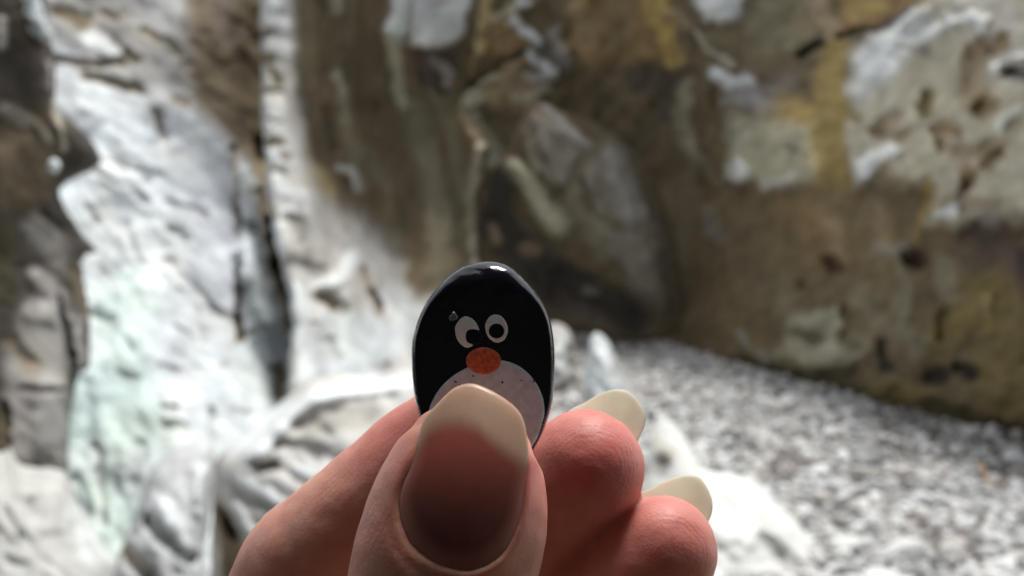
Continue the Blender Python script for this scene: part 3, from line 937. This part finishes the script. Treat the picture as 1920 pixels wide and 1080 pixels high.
M_CHIP = paint_mat('chip_glaze', (.10, .11, .12), .12, 1.0, .3, .8, 1800)

V, f, A = lens('pebble', PEB, PC, peb_front, peb_back, 48, M_BLACK)
pebble = link('pebble', mesh('pebble', V, f, M_BLACK))
tag(pebble, 'small black pebble painted as a penguin, pinched in the fingers', 'painted pebble')

def paint_disc(name, outline, mat, lift, parent, n=64, nr=12, jit=0.0, seed=0):
    """a dab of paint that follows the face of the pebble, with a rounded rim"""
    ol = smooth_loop(outline, n)
    c = ol.mean(0)
    if jit:
        a = np.arange(n) / n * 2 * math.pi
        ol = c + (ol - c) * (1 + jit * fbm(np.cos(a) * 2 + 5, np.sin(a) * 2 + 5, seed, 3))[:, None]
    k, px, py = rings(ol, c, nr)
    k = np.concatenate([[0], k.ravel(), np.ones(n)]); px = np.concatenate([[c[0]], px.ravel(), ol[:, 0]]); py = np.concatenate([[c[1]], py.ravel(), ol[:, 1]])
    lf = lift * np.sqrt(np.clip(1 - k ** 8, 0, 1)); lf[-n:] = -0.00015
    d = peb_front(peb_k(px, py), px, py) - lf
    V = np.stack([(px - 960) * d / F, d, (540 - py) * d / F], 1)
    return link(name, mesh(name, V, ring_faces(nr + 1, n, 0, 1), mat), parent)

def ell(cx, cy, rx, ry, rot=0.0, n=12):
    out = []
    for i in range(n):
        a = 2 * math.pi * i / n; x, y = rx * math.cos(a), ry * math.sin(a)
        out.append((cx + x * math.cos(rot) - y * math.sin(rot), cy + x * math.sin(rot) + y * math.cos(rot)))
    return out

belly = paint_disc('belly', [(914, 680), (942, 676), (972, 686), (998, 708), (1015, 738), (1021, 770), (1017, 805), (1005, 833), (975, 866), (925, 884), (875, 878), (835, 858), (810, 820), (803, 778), (815, 743), (838, 714), (876, 689)],
                   M_BELLY, .00012, pebble, 96, 24, .008, 3)
for (x, y, a, b_, r) in ((854, 716, 4.5, 1.6, .4), (887, 705, 2.6, 2.2, 0), (942, 717, 2.2, 3.0, .3), (977, 713, 3.0, 1.3, .2), (1001, 715, 1.5, 2.4, -.4), (862, 722, 2, 1.2, .5)):
    sp = paint_disc('speck', ell(x, y, a, b_, r, 8), M_BLACK, .00016, belly, 16, 3, .3, int(x))
paint_disc('beak', ell(907, 677.5, 33.5, 26.5, .05), M_ORANGE, .00020, pebble, 64, 12, .03, 5)
eye_l = paint_disc('eye', [(864, 597), (874, 593), (886, 598), (895, 609), (899, 622), (896, 634), (888, 646), (878, 652), (868, 649), (859, 639), (854, 626), (854, 611)], M_WHITE, .00008, pebble, 48, 8, .02, 6)
paint_disc('pupil', [(872, 624), (877, 617), (886, 615), (896, 617), (903, 624), (904, 634), (899, 643), (889, 647), (878, 645), (872, 638)], M_PUPIL, .00012, eye_l, 40, 6, .03, 7)
eye_r = paint_disc('eye', ell(931, 616, 21, 26.5, -.22), M_WHITE, .00008, pebble, 48, 8, .03, 8)
paint_disc('pupil', ell(931, 620.5, 16.5, 16, 0), M_PUPIL, .00012, eye_r, 40, 6, .04, 9)
paint_disc('paint_chip', [(846, 588), (850, 583), (856, 588), (859, 596), (853, 601), (846, 602), (841, 597)], M_CHIP, .00035, pebble, 24, 4, .25, 10)

# ------------------------------------------------------------------ hand
def catmull(st, n=8):
    P = np.array(st, float); out = []
    for i in range(len(P) - 1):
        p0, p1, p2, p3 = P[max(i - 1, 0)], P[i], P[i + 1], P[min(i + 2, len(P) - 1)]
        for t in np.linspace(0, 1, n, endpoint=False):
            out.append(0.5 * ((2 * p1) + (-p0 + p2) * t + (2 * p0 - 5 * p1 + 4 * p2 - p3) * t * t + (-p0 + 3 * p1 - 3 * p2 + p3) * t ** 3))
    out.append(P[-1]); return np.array(out)

def digit(st, cap=1.0, sides=40, expo=2.0):
    """stations (px, py, depth mm, half width px, half thickness mm), first one is the far end of the root"""
    S = catmull(st)
    C = np.stack([(S[:, 0] - 960) * S[:, 2] / F, S[:, 2], (540 - S[:, 1]) * S[:, 2] / F], 1) * .001
    hw = S[:, 3] * S[:, 2] / F * .001; hd = S[:, 4] * .001
    T = np.gradient(C, axis=0); T /= np.linalg.norm(T, axis=1)[:, None]
    Cs, Hw, Hd, Ts = list(C), list(hw), list(hd), list(T)
    for end in (0, 1):
        L = (min(hw[-1], hd[-1]) * cap) if end else min(hw[0], hd[0])
        c, t, a, b = (C[-1], T[-1], hw[-1], hd[-1]) if end else (C[0], -T[0], hw[0], hd[0])
        for w in np.linspace(0, math.pi / 2, 9)[1:]:
            q = max(math.cos(w), .02)
            if end: Cs.append(c + t * L * math.sin(w)); Hw.append(a * q); Hd.append(b * q); Ts.append(t)
            else: Cs.insert(0, c + t * L * math.sin(w)); Hw.insert(0, a * q); Hd.insert(0, b * q); Ts.insert(0, -t)
    V, f = [], []
    for c, t, a, b in zip(Cs, Ts, Hw, Hd):
        s = np.cross(t, (0, 1, 0)); s /= np.linalg.norm(s); nrm = np.cross(s, t)
        for k in range(sides):
            w = 2 * math.pi * k / sides
            x, y = math.cos(w), math.sin(w)
            x = math.copysign(abs(x) ** (2 / expo), x); y = math.copysign(abs(y) ** (2 / expo), y)
            V.append(c + s * a * x + nrm * b * y)
    m = len(Cs)
    for i in range(m - 1):
        for k in range(sides):
            l = (k + 1) % sides
            f.append((i * sides + k, i * sides + l, (i + 1) * sides + l, (i + 1) * sides + k))
    f.append(tuple(range(sides))[::-1]); f.append(tuple(range((m - 1) * sides, m * sides)))
    return V, f

THUMB = [(840, 2000, 142, 260, 13), (805, 1620, 122, 215, 11), (800, 1400, 113, 200, 9.6), (818, 1200, 110, 182, 8.4), (831, 1080, 110, 177, 8.0), (850, 1000, 110.6, 174, 7.7), (861, 950, 111, 168, 7.4),
         (871, 900, 111.5, 157, 6.9), (878, 860, 112, 141, 6.3), (883, 835, 112.6, 116, 5.6)]
INDEX = [(840, 1960, 165, 210, 12), (640, 1560, 160, 150, 9.5), (530, 1280, 147, 138, 9), (566, 1090, 136, 130, 8.6), (622, 1025, 133.5, 124, 8.2), (720, 940, 132.6, 122, 7.8), (800, 872, 132, 122, 7.4), (862, 818, 131, 112, 6.8)]
MIDDLE = [(960, 1960, 168, 200, 12), (820, 1560, 160, 150, 9), (760, 1330, 146, 135, 8.6), (860, 1130, 136, 122, 8), (960, 1010, 132, 116, 7.6), (1040, 935, 129.6, 113, 7.2), (1098, 878, 128.5, 112, 6.9)]
RING = [(1060, 1980, 168, 190, 11), (960, 1640, 158, 140, 8.6), (930, 1440, 144, 122, 8), (1040, 1235, 133, 112, 7.4), (1150, 1120, 128.6, 106, 7), (1205, 1068, 127.5, 104, 6.8), (1243, 1033, 127, 102, 6.6)]
LITTLE = [(1150, 2000, 166, 170, 10), (1080, 1720, 156, 118, 7.4), (1060, 1560, 144, 104, 6.8), (1160, 1400, 135, 96, 6.2), (1280, 1290, 130, 88, 5.8)]
PALM = [(930, 3000, 160, 300, 17), (930, 2600, 160, 330, 17), (950, 2250, 160, 420, 15), (960, 1980, 164, 400, 13)]
HV, HF = [], []
for st, cap, ex in ((THUMB, .72, 2.15), (INDEX, 1.0, 2.0), (MIDDLE, 1.0, 2.0), (RING, 1.0, 2.0), (LITTLE, 1.0, 2.0), (PALM, .8, 2.2)):
    v, f = digit(st, cap, 40, ex)
    o0 = len(HV); HV += [tuple(q) for q in v]; HF += [tuple(i + o0 for i in q) for q in f]
tmp = bpy.data.meshes.new('hand_raw'); tmp.from_pydata(HV, [], HF); tmp.update()
bm = bmesh.new(); bm.from_mesh(tmp); bmesh.ops.recalc_face_normals(bm, faces=bm.faces[:]); bm.to_mesh(tmp); bm.free()
to = link('hand_raw', tmp)
md = to.modifiers.new('r', 'REMESH'); md.mode = 'VOXEL'; md.voxel_size = .00042; md.adaptivity = 0
ms = to.modifiers.new('s', 'SMOOTH'); ms.iterations = 14; ms.factor = .5
dg = bpy.context.evaluated_depsgraph_get()
hm = bpy.data.meshes.new_from_object(to.evaluated_get(dg)); hm.name = 'hand'
bpy.data.objects.remove(to); bpy.data.meshes.remove(tmp)

# thumb nail: where it lies
NAIL = [(796, 784), (817, 760), (845, 732), (864, 722), (882, 719), (901, 723), (930, 737), (958, 756), (975, 774), (984, 795), (989, 825), (991, 858), (986, 911), (979, 960), (965, 1002), (944, 1038), (912, 1062), (873, 1071),
        (831, 1062), (792, 1041), (768, 1017), (752, 981), (747, 946), (754, 911), (771, 869), (784, 822)]
NAILS = smooth_loop(NAIL, 120)
_q = (np.array([700, 722, 790, 860, 950, 1020, 1075, 1100]) - 900.0) / 200.0
NAIL_AX = np.polyfit(_q, [.1104, .1096, .1070, .1051, .1034, .1025, .1021, .1021], 4)
NAIL_C = np.polyfit((np.array([700, 790, 870, 950, 1071]) - 900.0) / 200.0, [886, 889, 880, 868, 866], 3)
def nail_depth(x, y):
    q = (np.asarray(y) - 900.0) / 200.0
    ax = np.polyval(NAIL_AX, q)
    c = np.polyval(NAIL_C, q)
    hw = 122.0
    return ax + .0019 * ((x - c) / hw) ** 2

co = np.empty(len(hm.vertices) * 3, np.float32); hm.vertices.foreach_get('co', co); co = co.reshape(-1, 3).astype(float)
hx = 960 + co[:, 0] / co[:, 1] * F; hy = 540 - co[:, 2] / co[:, 1] * F; hd_ = co[:, 1].copy()
ts = np.array(THUMB); tsort = np.argsort(ts[:, 1])
tc_ = np.interp(hy, ts[tsort, 1], ts[tsort, 2]) * .001
reg = (hd_ < tc_ - .0005) & (hy > 690) & (hy < 1130) & (hx > 640) & (hx < 1040)
s = sdf(hx[reg], hy[reg], [tuple(p) for p in NAILS])
dn = nail_depth(hx[reg], hy[reg])
rim_w = 34.0 + 10 * sstep((hy[reg] - 960) / 80.)
m_out = (1 - sstep(np.clip(s, 0, None) / rim_w)) * sstep((hy[reg] - 800) / 70.)                                     # skin swings up smoothly from the plate
nd = hd_[reg] * (1 - m_out) + (dn - .00004) * m_out
m_in = sstep(-s / 9.0)
nd = nd * (1 - m_in) + (dn + .00045) * m_in
lowpart = sstep((hy[reg] - 800) / 80.)
nd = nd - .00022 * np.exp(-((s - 13) / 10.) ** 2) * lowpart                      # skin fold round the nail
nd = nd + .00012 * np.exp(-((s + 1) / 4.) ** 2) * lowpart                          # groove at the edge of the plate
new_d = hd_.copy(); new_d[reg] = nd
co = co * (new_d / hd_)[:, None]
# skin: fine unevenness, knuckle folds
nz = np.array([mnoise.fractal(Vector(p) * 260., 1.0, 2.0, 3) for p in co])
nrm = np.empty(len(hm.vertices) * 3, np.float32); hm.vertices.foreach_get('normal', nrm); nrm = nrm.reshape(-1, 3)
co += nrm * (nz * .00010)[:, None]
hm.vertices.foreach_set('co', co.astype(np.float32).ravel()); hm.update()
hm.polygons.foreach_set('use_smooth', np.ones(len(hm.polygons), bool))
# skin colour: paler thumb, redder finger pads
def near(x, y, r):
    return np.exp(-((hx - x) ** 2 + (hy - y) ** 2) / (r * r))
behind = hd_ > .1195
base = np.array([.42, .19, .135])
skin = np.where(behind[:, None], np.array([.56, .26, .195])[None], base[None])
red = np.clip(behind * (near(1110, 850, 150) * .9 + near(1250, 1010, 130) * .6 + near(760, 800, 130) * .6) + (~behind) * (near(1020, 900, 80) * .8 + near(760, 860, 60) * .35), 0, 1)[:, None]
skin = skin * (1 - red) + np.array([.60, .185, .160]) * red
mott = np.array([mnoise.fractal(Vector(p) * 150. + Vector((3, 1, 7)), 1.0, 2.0, 3) for p in co])[:, None]
skin *= 1 + mott * np.array([.08, .22, .22])
mot2 = np.array([mnoise.fractal(Vector(p) * 600. + Vector((5, 2, 1)), 1.0, 2.0, 2) for p in co])[:, None]
skin *= 1 + mot2 * np.array([.05, .12, .12])
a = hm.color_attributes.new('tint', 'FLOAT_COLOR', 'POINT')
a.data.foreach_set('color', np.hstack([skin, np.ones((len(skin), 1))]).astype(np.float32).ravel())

def skin_material():
    m, nt, b = new_mat('skin')
    at = N(nt, 'ShaderNodeAttribute', attribute_name='tint')
    tc = N(nt, 'ShaderNodeTexCoord')
    n1 = N(nt, 'ShaderNodeTexNoise'); n1.inputs['Scale'].default_value = 700; n1.inputs['Detail'].default_value = 6
    v1 = N(nt, 'ShaderNodeTexVoronoi'); v1.inputs['Scale'].default_value = 2600
    nt.links.new(tc.outputs['Object'], n1.inputs['Vector']); nt.links.new(tc.outputs['Object'], v1.inputs['Vector'])
    wv = N(nt, 'ShaderNodeTexWave', wave_type='RINGS'); wv.inputs['Scale'].default_value = 620; wv.inputs['Distortion'].default_value = 9; wv.inputs['Detail'].default_value = 1; wv.inputs['Detail Scale'].default_value = .35
    nt.links.new(tc.outputs['Object'], wv.inputs['Vector'])
    ad = N(nt, 'ShaderNodeMath', operation='MULTIPLY_ADD'); ad.inputs[1].default_value = .5
    nt.links.new(v1.outputs['Distance'], ad.inputs[0])
    a2 = N(nt, 'ShaderNodeMath', operation='MULTIPLY_ADD'); a2.inputs[1].default_value = .22
    nt.links.new(wv.outputs['Fac'], a2.inputs[0]); nt.links.new(n1.outputs[0], a2.inputs[2]); nt.links.new(a2.outputs[0], ad.inputs[2])
    bp = N(nt, 'ShaderNodeBump'); bp.inputs['Strength'].default_value = .22; bp.inputs['Distance'].default_value = .0002
    nt.links.new(ad.outputs[0], bp.inputs['Height']); nt.links.new(bp.outputs[0], b.inputs['Normal'])
    nt.links.new(at.outputs['Color'], b.inputs['Base Color'])
    b.inputs['Subsurface Weight'].default_value = .9
    b.inputs['Subsurface Radius'].default_value = (1.0, .34, .2)
    b.inputs['Subsurface Scale'].default_value = .0022
    b.inputs['Roughness'].default_value = .5
    b.inputs['Specular IOR Level'].default_value = .4
    return m
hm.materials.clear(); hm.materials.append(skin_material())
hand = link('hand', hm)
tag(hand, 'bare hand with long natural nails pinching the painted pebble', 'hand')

def nail_material():
    m, nt, b = new_mat('nail')
    at = N(nt, 'ShaderNodeAttribute', attribute_name='tint'); bd = N(nt, 'ShaderNodeAttribute', attribute_name='bed')
    nt.links.new(at.outputs['Color'], b.inputs['Base Color'])
    b.inputs['Roughness'].default_value = .38
    b.inputs['Coat Weight'].default_value = .12; b.inputs['Coat Roughness'].default_value = .2
    b.inputs['Specular IOR Level'].default_value = .3
    b.inputs['Subsurface Weight'].default_value = .6; b.inputs['Subsurface Radius'].default_value = (1, .5, .35); b.inputs['Subsurface Scale'].default_value = .0012
    tc = N(nt, 'ShaderNodeTexCoord'); mp = N(nt, 'ShaderNodeMapping'); mp.inputs['Scale'].default_value = (1800, 1800, 120)
    n = N(nt, 'ShaderNodeTexNoise'); n.inputs['Scale'].default_value = 1; n.inputs['Detail'].default_value = 3
    nt.links.new(tc.outputs['Object'], mp.inputs[0]); nt.links.new(mp.outputs[0], n.inputs['Vector'])
    bp = N(nt, 'ShaderNodeBump'); bp.inputs['Strength'].default_value = .12; bp.inputs['Distance'].default_value = .0002
    nt.links.new(n.outputs[0], bp.inputs['Height']); nt.links.new(bp.outputs[0], b.inputs['Normal'])
    tr = N(nt, 'ShaderNodeBsdfTranslucent'); nt.links.new(at.outputs['Color'], tr.inputs['Color'])
    mx = N(nt, 'ShaderNodeMixShader')
    mm = N(nt, 'ShaderNodeMapRange'); mm.inputs['To Min'].default_value = .72; mm.inputs['To Max'].default_value = 0
    nt.links.new(bd.outputs['Fac'], mm.inputs[0]); nt.links.new(mm.outputs[0], mx.inputs['Fac'])
    nt.links.new(b.outputs[0], mx.inputs[1]); nt.links.new(tr.outputs[0], mx.inputs[2])
    nt.links.new(mx.outputs[0], nt.nodes['Material Output'].inputs['Surface'])
    return m
M_NAIL = nail_material()
SMILE = [(700, 850), (785, 832), (803, 804), (831, 791), (866, 789), (894, 799), (919, 821), (954, 849), (986, 870), (1100, 900)]

def nail(outline, center, depth, thick, bedfun, label=None, nr=26, free=(.50, .335, .235), tr=0.0, bedc=(.20, .058, .052)):
    n = len(outline)
    k, px, py = rings(outline, center, nr)
    k = np.concatenate([[0], k.ravel()]); px = np.concatenate([[center[0]], px.ravel()]); py = np.concatenate([[center[1]], py.ravel()])
    d = depth(px, py)
    rim_ = .00010 * np.clip((k - .9) / .1, 0, 1) ** 2
    Vf = np.stack([(px - 960) * (d + rim_) / F, d + rim_, (540 - py) * (d + rim_) / F], 1)
    db = d + thick
    Vb = np.stack([(px - 960) * db / F, db, (540 - py) * db / F], 1)
    nf = len(Vf)
    f = ring_faces(nr, n, 0, 1) + ring_faces(nr, n, nf, nf + 1, True)
    lo = 1 + (nr - 1) * n
    for i in range(n):
        j = (i + 1) % n
        f.append((lo + i, lo + j, nf + lo + j, nf + lo + i))
    bed = bedfun(px, py); bed2 = np.maximum(np.concatenate([bed, bed]), tr)
    nz = fbm(px / 40., py / 40., 61, 3)
    e_ = sstep(1 - np.abs((1 - k) * 122.0) / 34.0) * bed
    deep = sstep((py - 790) / 190.)[:, None]
    bedc = np.array([.28, .068, .045])[None] * (1 - deep) + np.array([.115, .032, .025])[None] * deep
    bedv = bedc * (1 - e_[:, None]) + np.array([.30, .112, .085])[None] * e_[:, None]
    c = np.array(free)[None] * (1 + .10 * nz[:, None]) * (1 - bed[:, None]) + bedv * (1 + .15 * nz[:, None]) * bed[:, None]
    o = link('nail', mesh('nail', np.concatenate([Vf, Vb]), f, M_NAIL, np.concatenate([c, c]), attrs={'bed': bed2}), hand)
    if label: o['label'] = label
    return o

def thumb_bed(x, y):
    sm = np.interp(x + 4 * fbm(np.asarray(x) / 20., np.asarray(y) / 20., 71, 3), [p[0] for p in SMILE], [p[1] for p in SMILE])
    return sstep((y - sm + 22) / 48.)
nail(NAILS, (870, 900), nail_depth, .0004, thumb_bed, tr=.72, label='wide thumb nail with dark pink bed and cream free edge')

def finger_nail(outer, inner, cx, d_edge, d_mid, hw, axis, label):
    """nail seen from inside: convex on the far side of the finger"""
    ol = smooth_loop(outer + inner, 90)
    ax = np.array(axis, float); ax /= np.linalg.norm(ax); lat = np.array([-ax[1], ax[0]])
    c = ol.mean(0)
    def depth(x, y):
        t = ((x - cx[0]) * lat[0] + (y - cx[1]) * lat[1]) / hw
        return d_mid - (d_mid - d_edge) * np.clip(t * t, 0, 1.6)
    return nail(ol, c, depth, .00028, lambda x, y: np.zeros(np.shape(x)), label, 16, free=(.88, .86, .76))
finger_nail([(1061, 778), (1096, 755), (1128, 737), (1156, 730), (1180, 735), (1198, 753), (1210, 776), (1209, 796), (1203, 812)], [(1180, 850), (1120, 870), (1070, 830)],
            (1135, 800), .1305, .1335, 78, (.35, -.94), 'long cream nail edge showing behind the upper fingertip')
finger_nail([(1192, 934), (1226, 913), (1254, 899), (1286, 891), (1311, 895), (1328, 918), (1336, 943), (1334, 965), (1328, 978)], [(1310, 1020), (1250, 1035), (1205, 990)],
            (1262, 960), .1290, .1318, 74, (.35, -.94), 'long cream nail edge showing behind the lower fingertip')
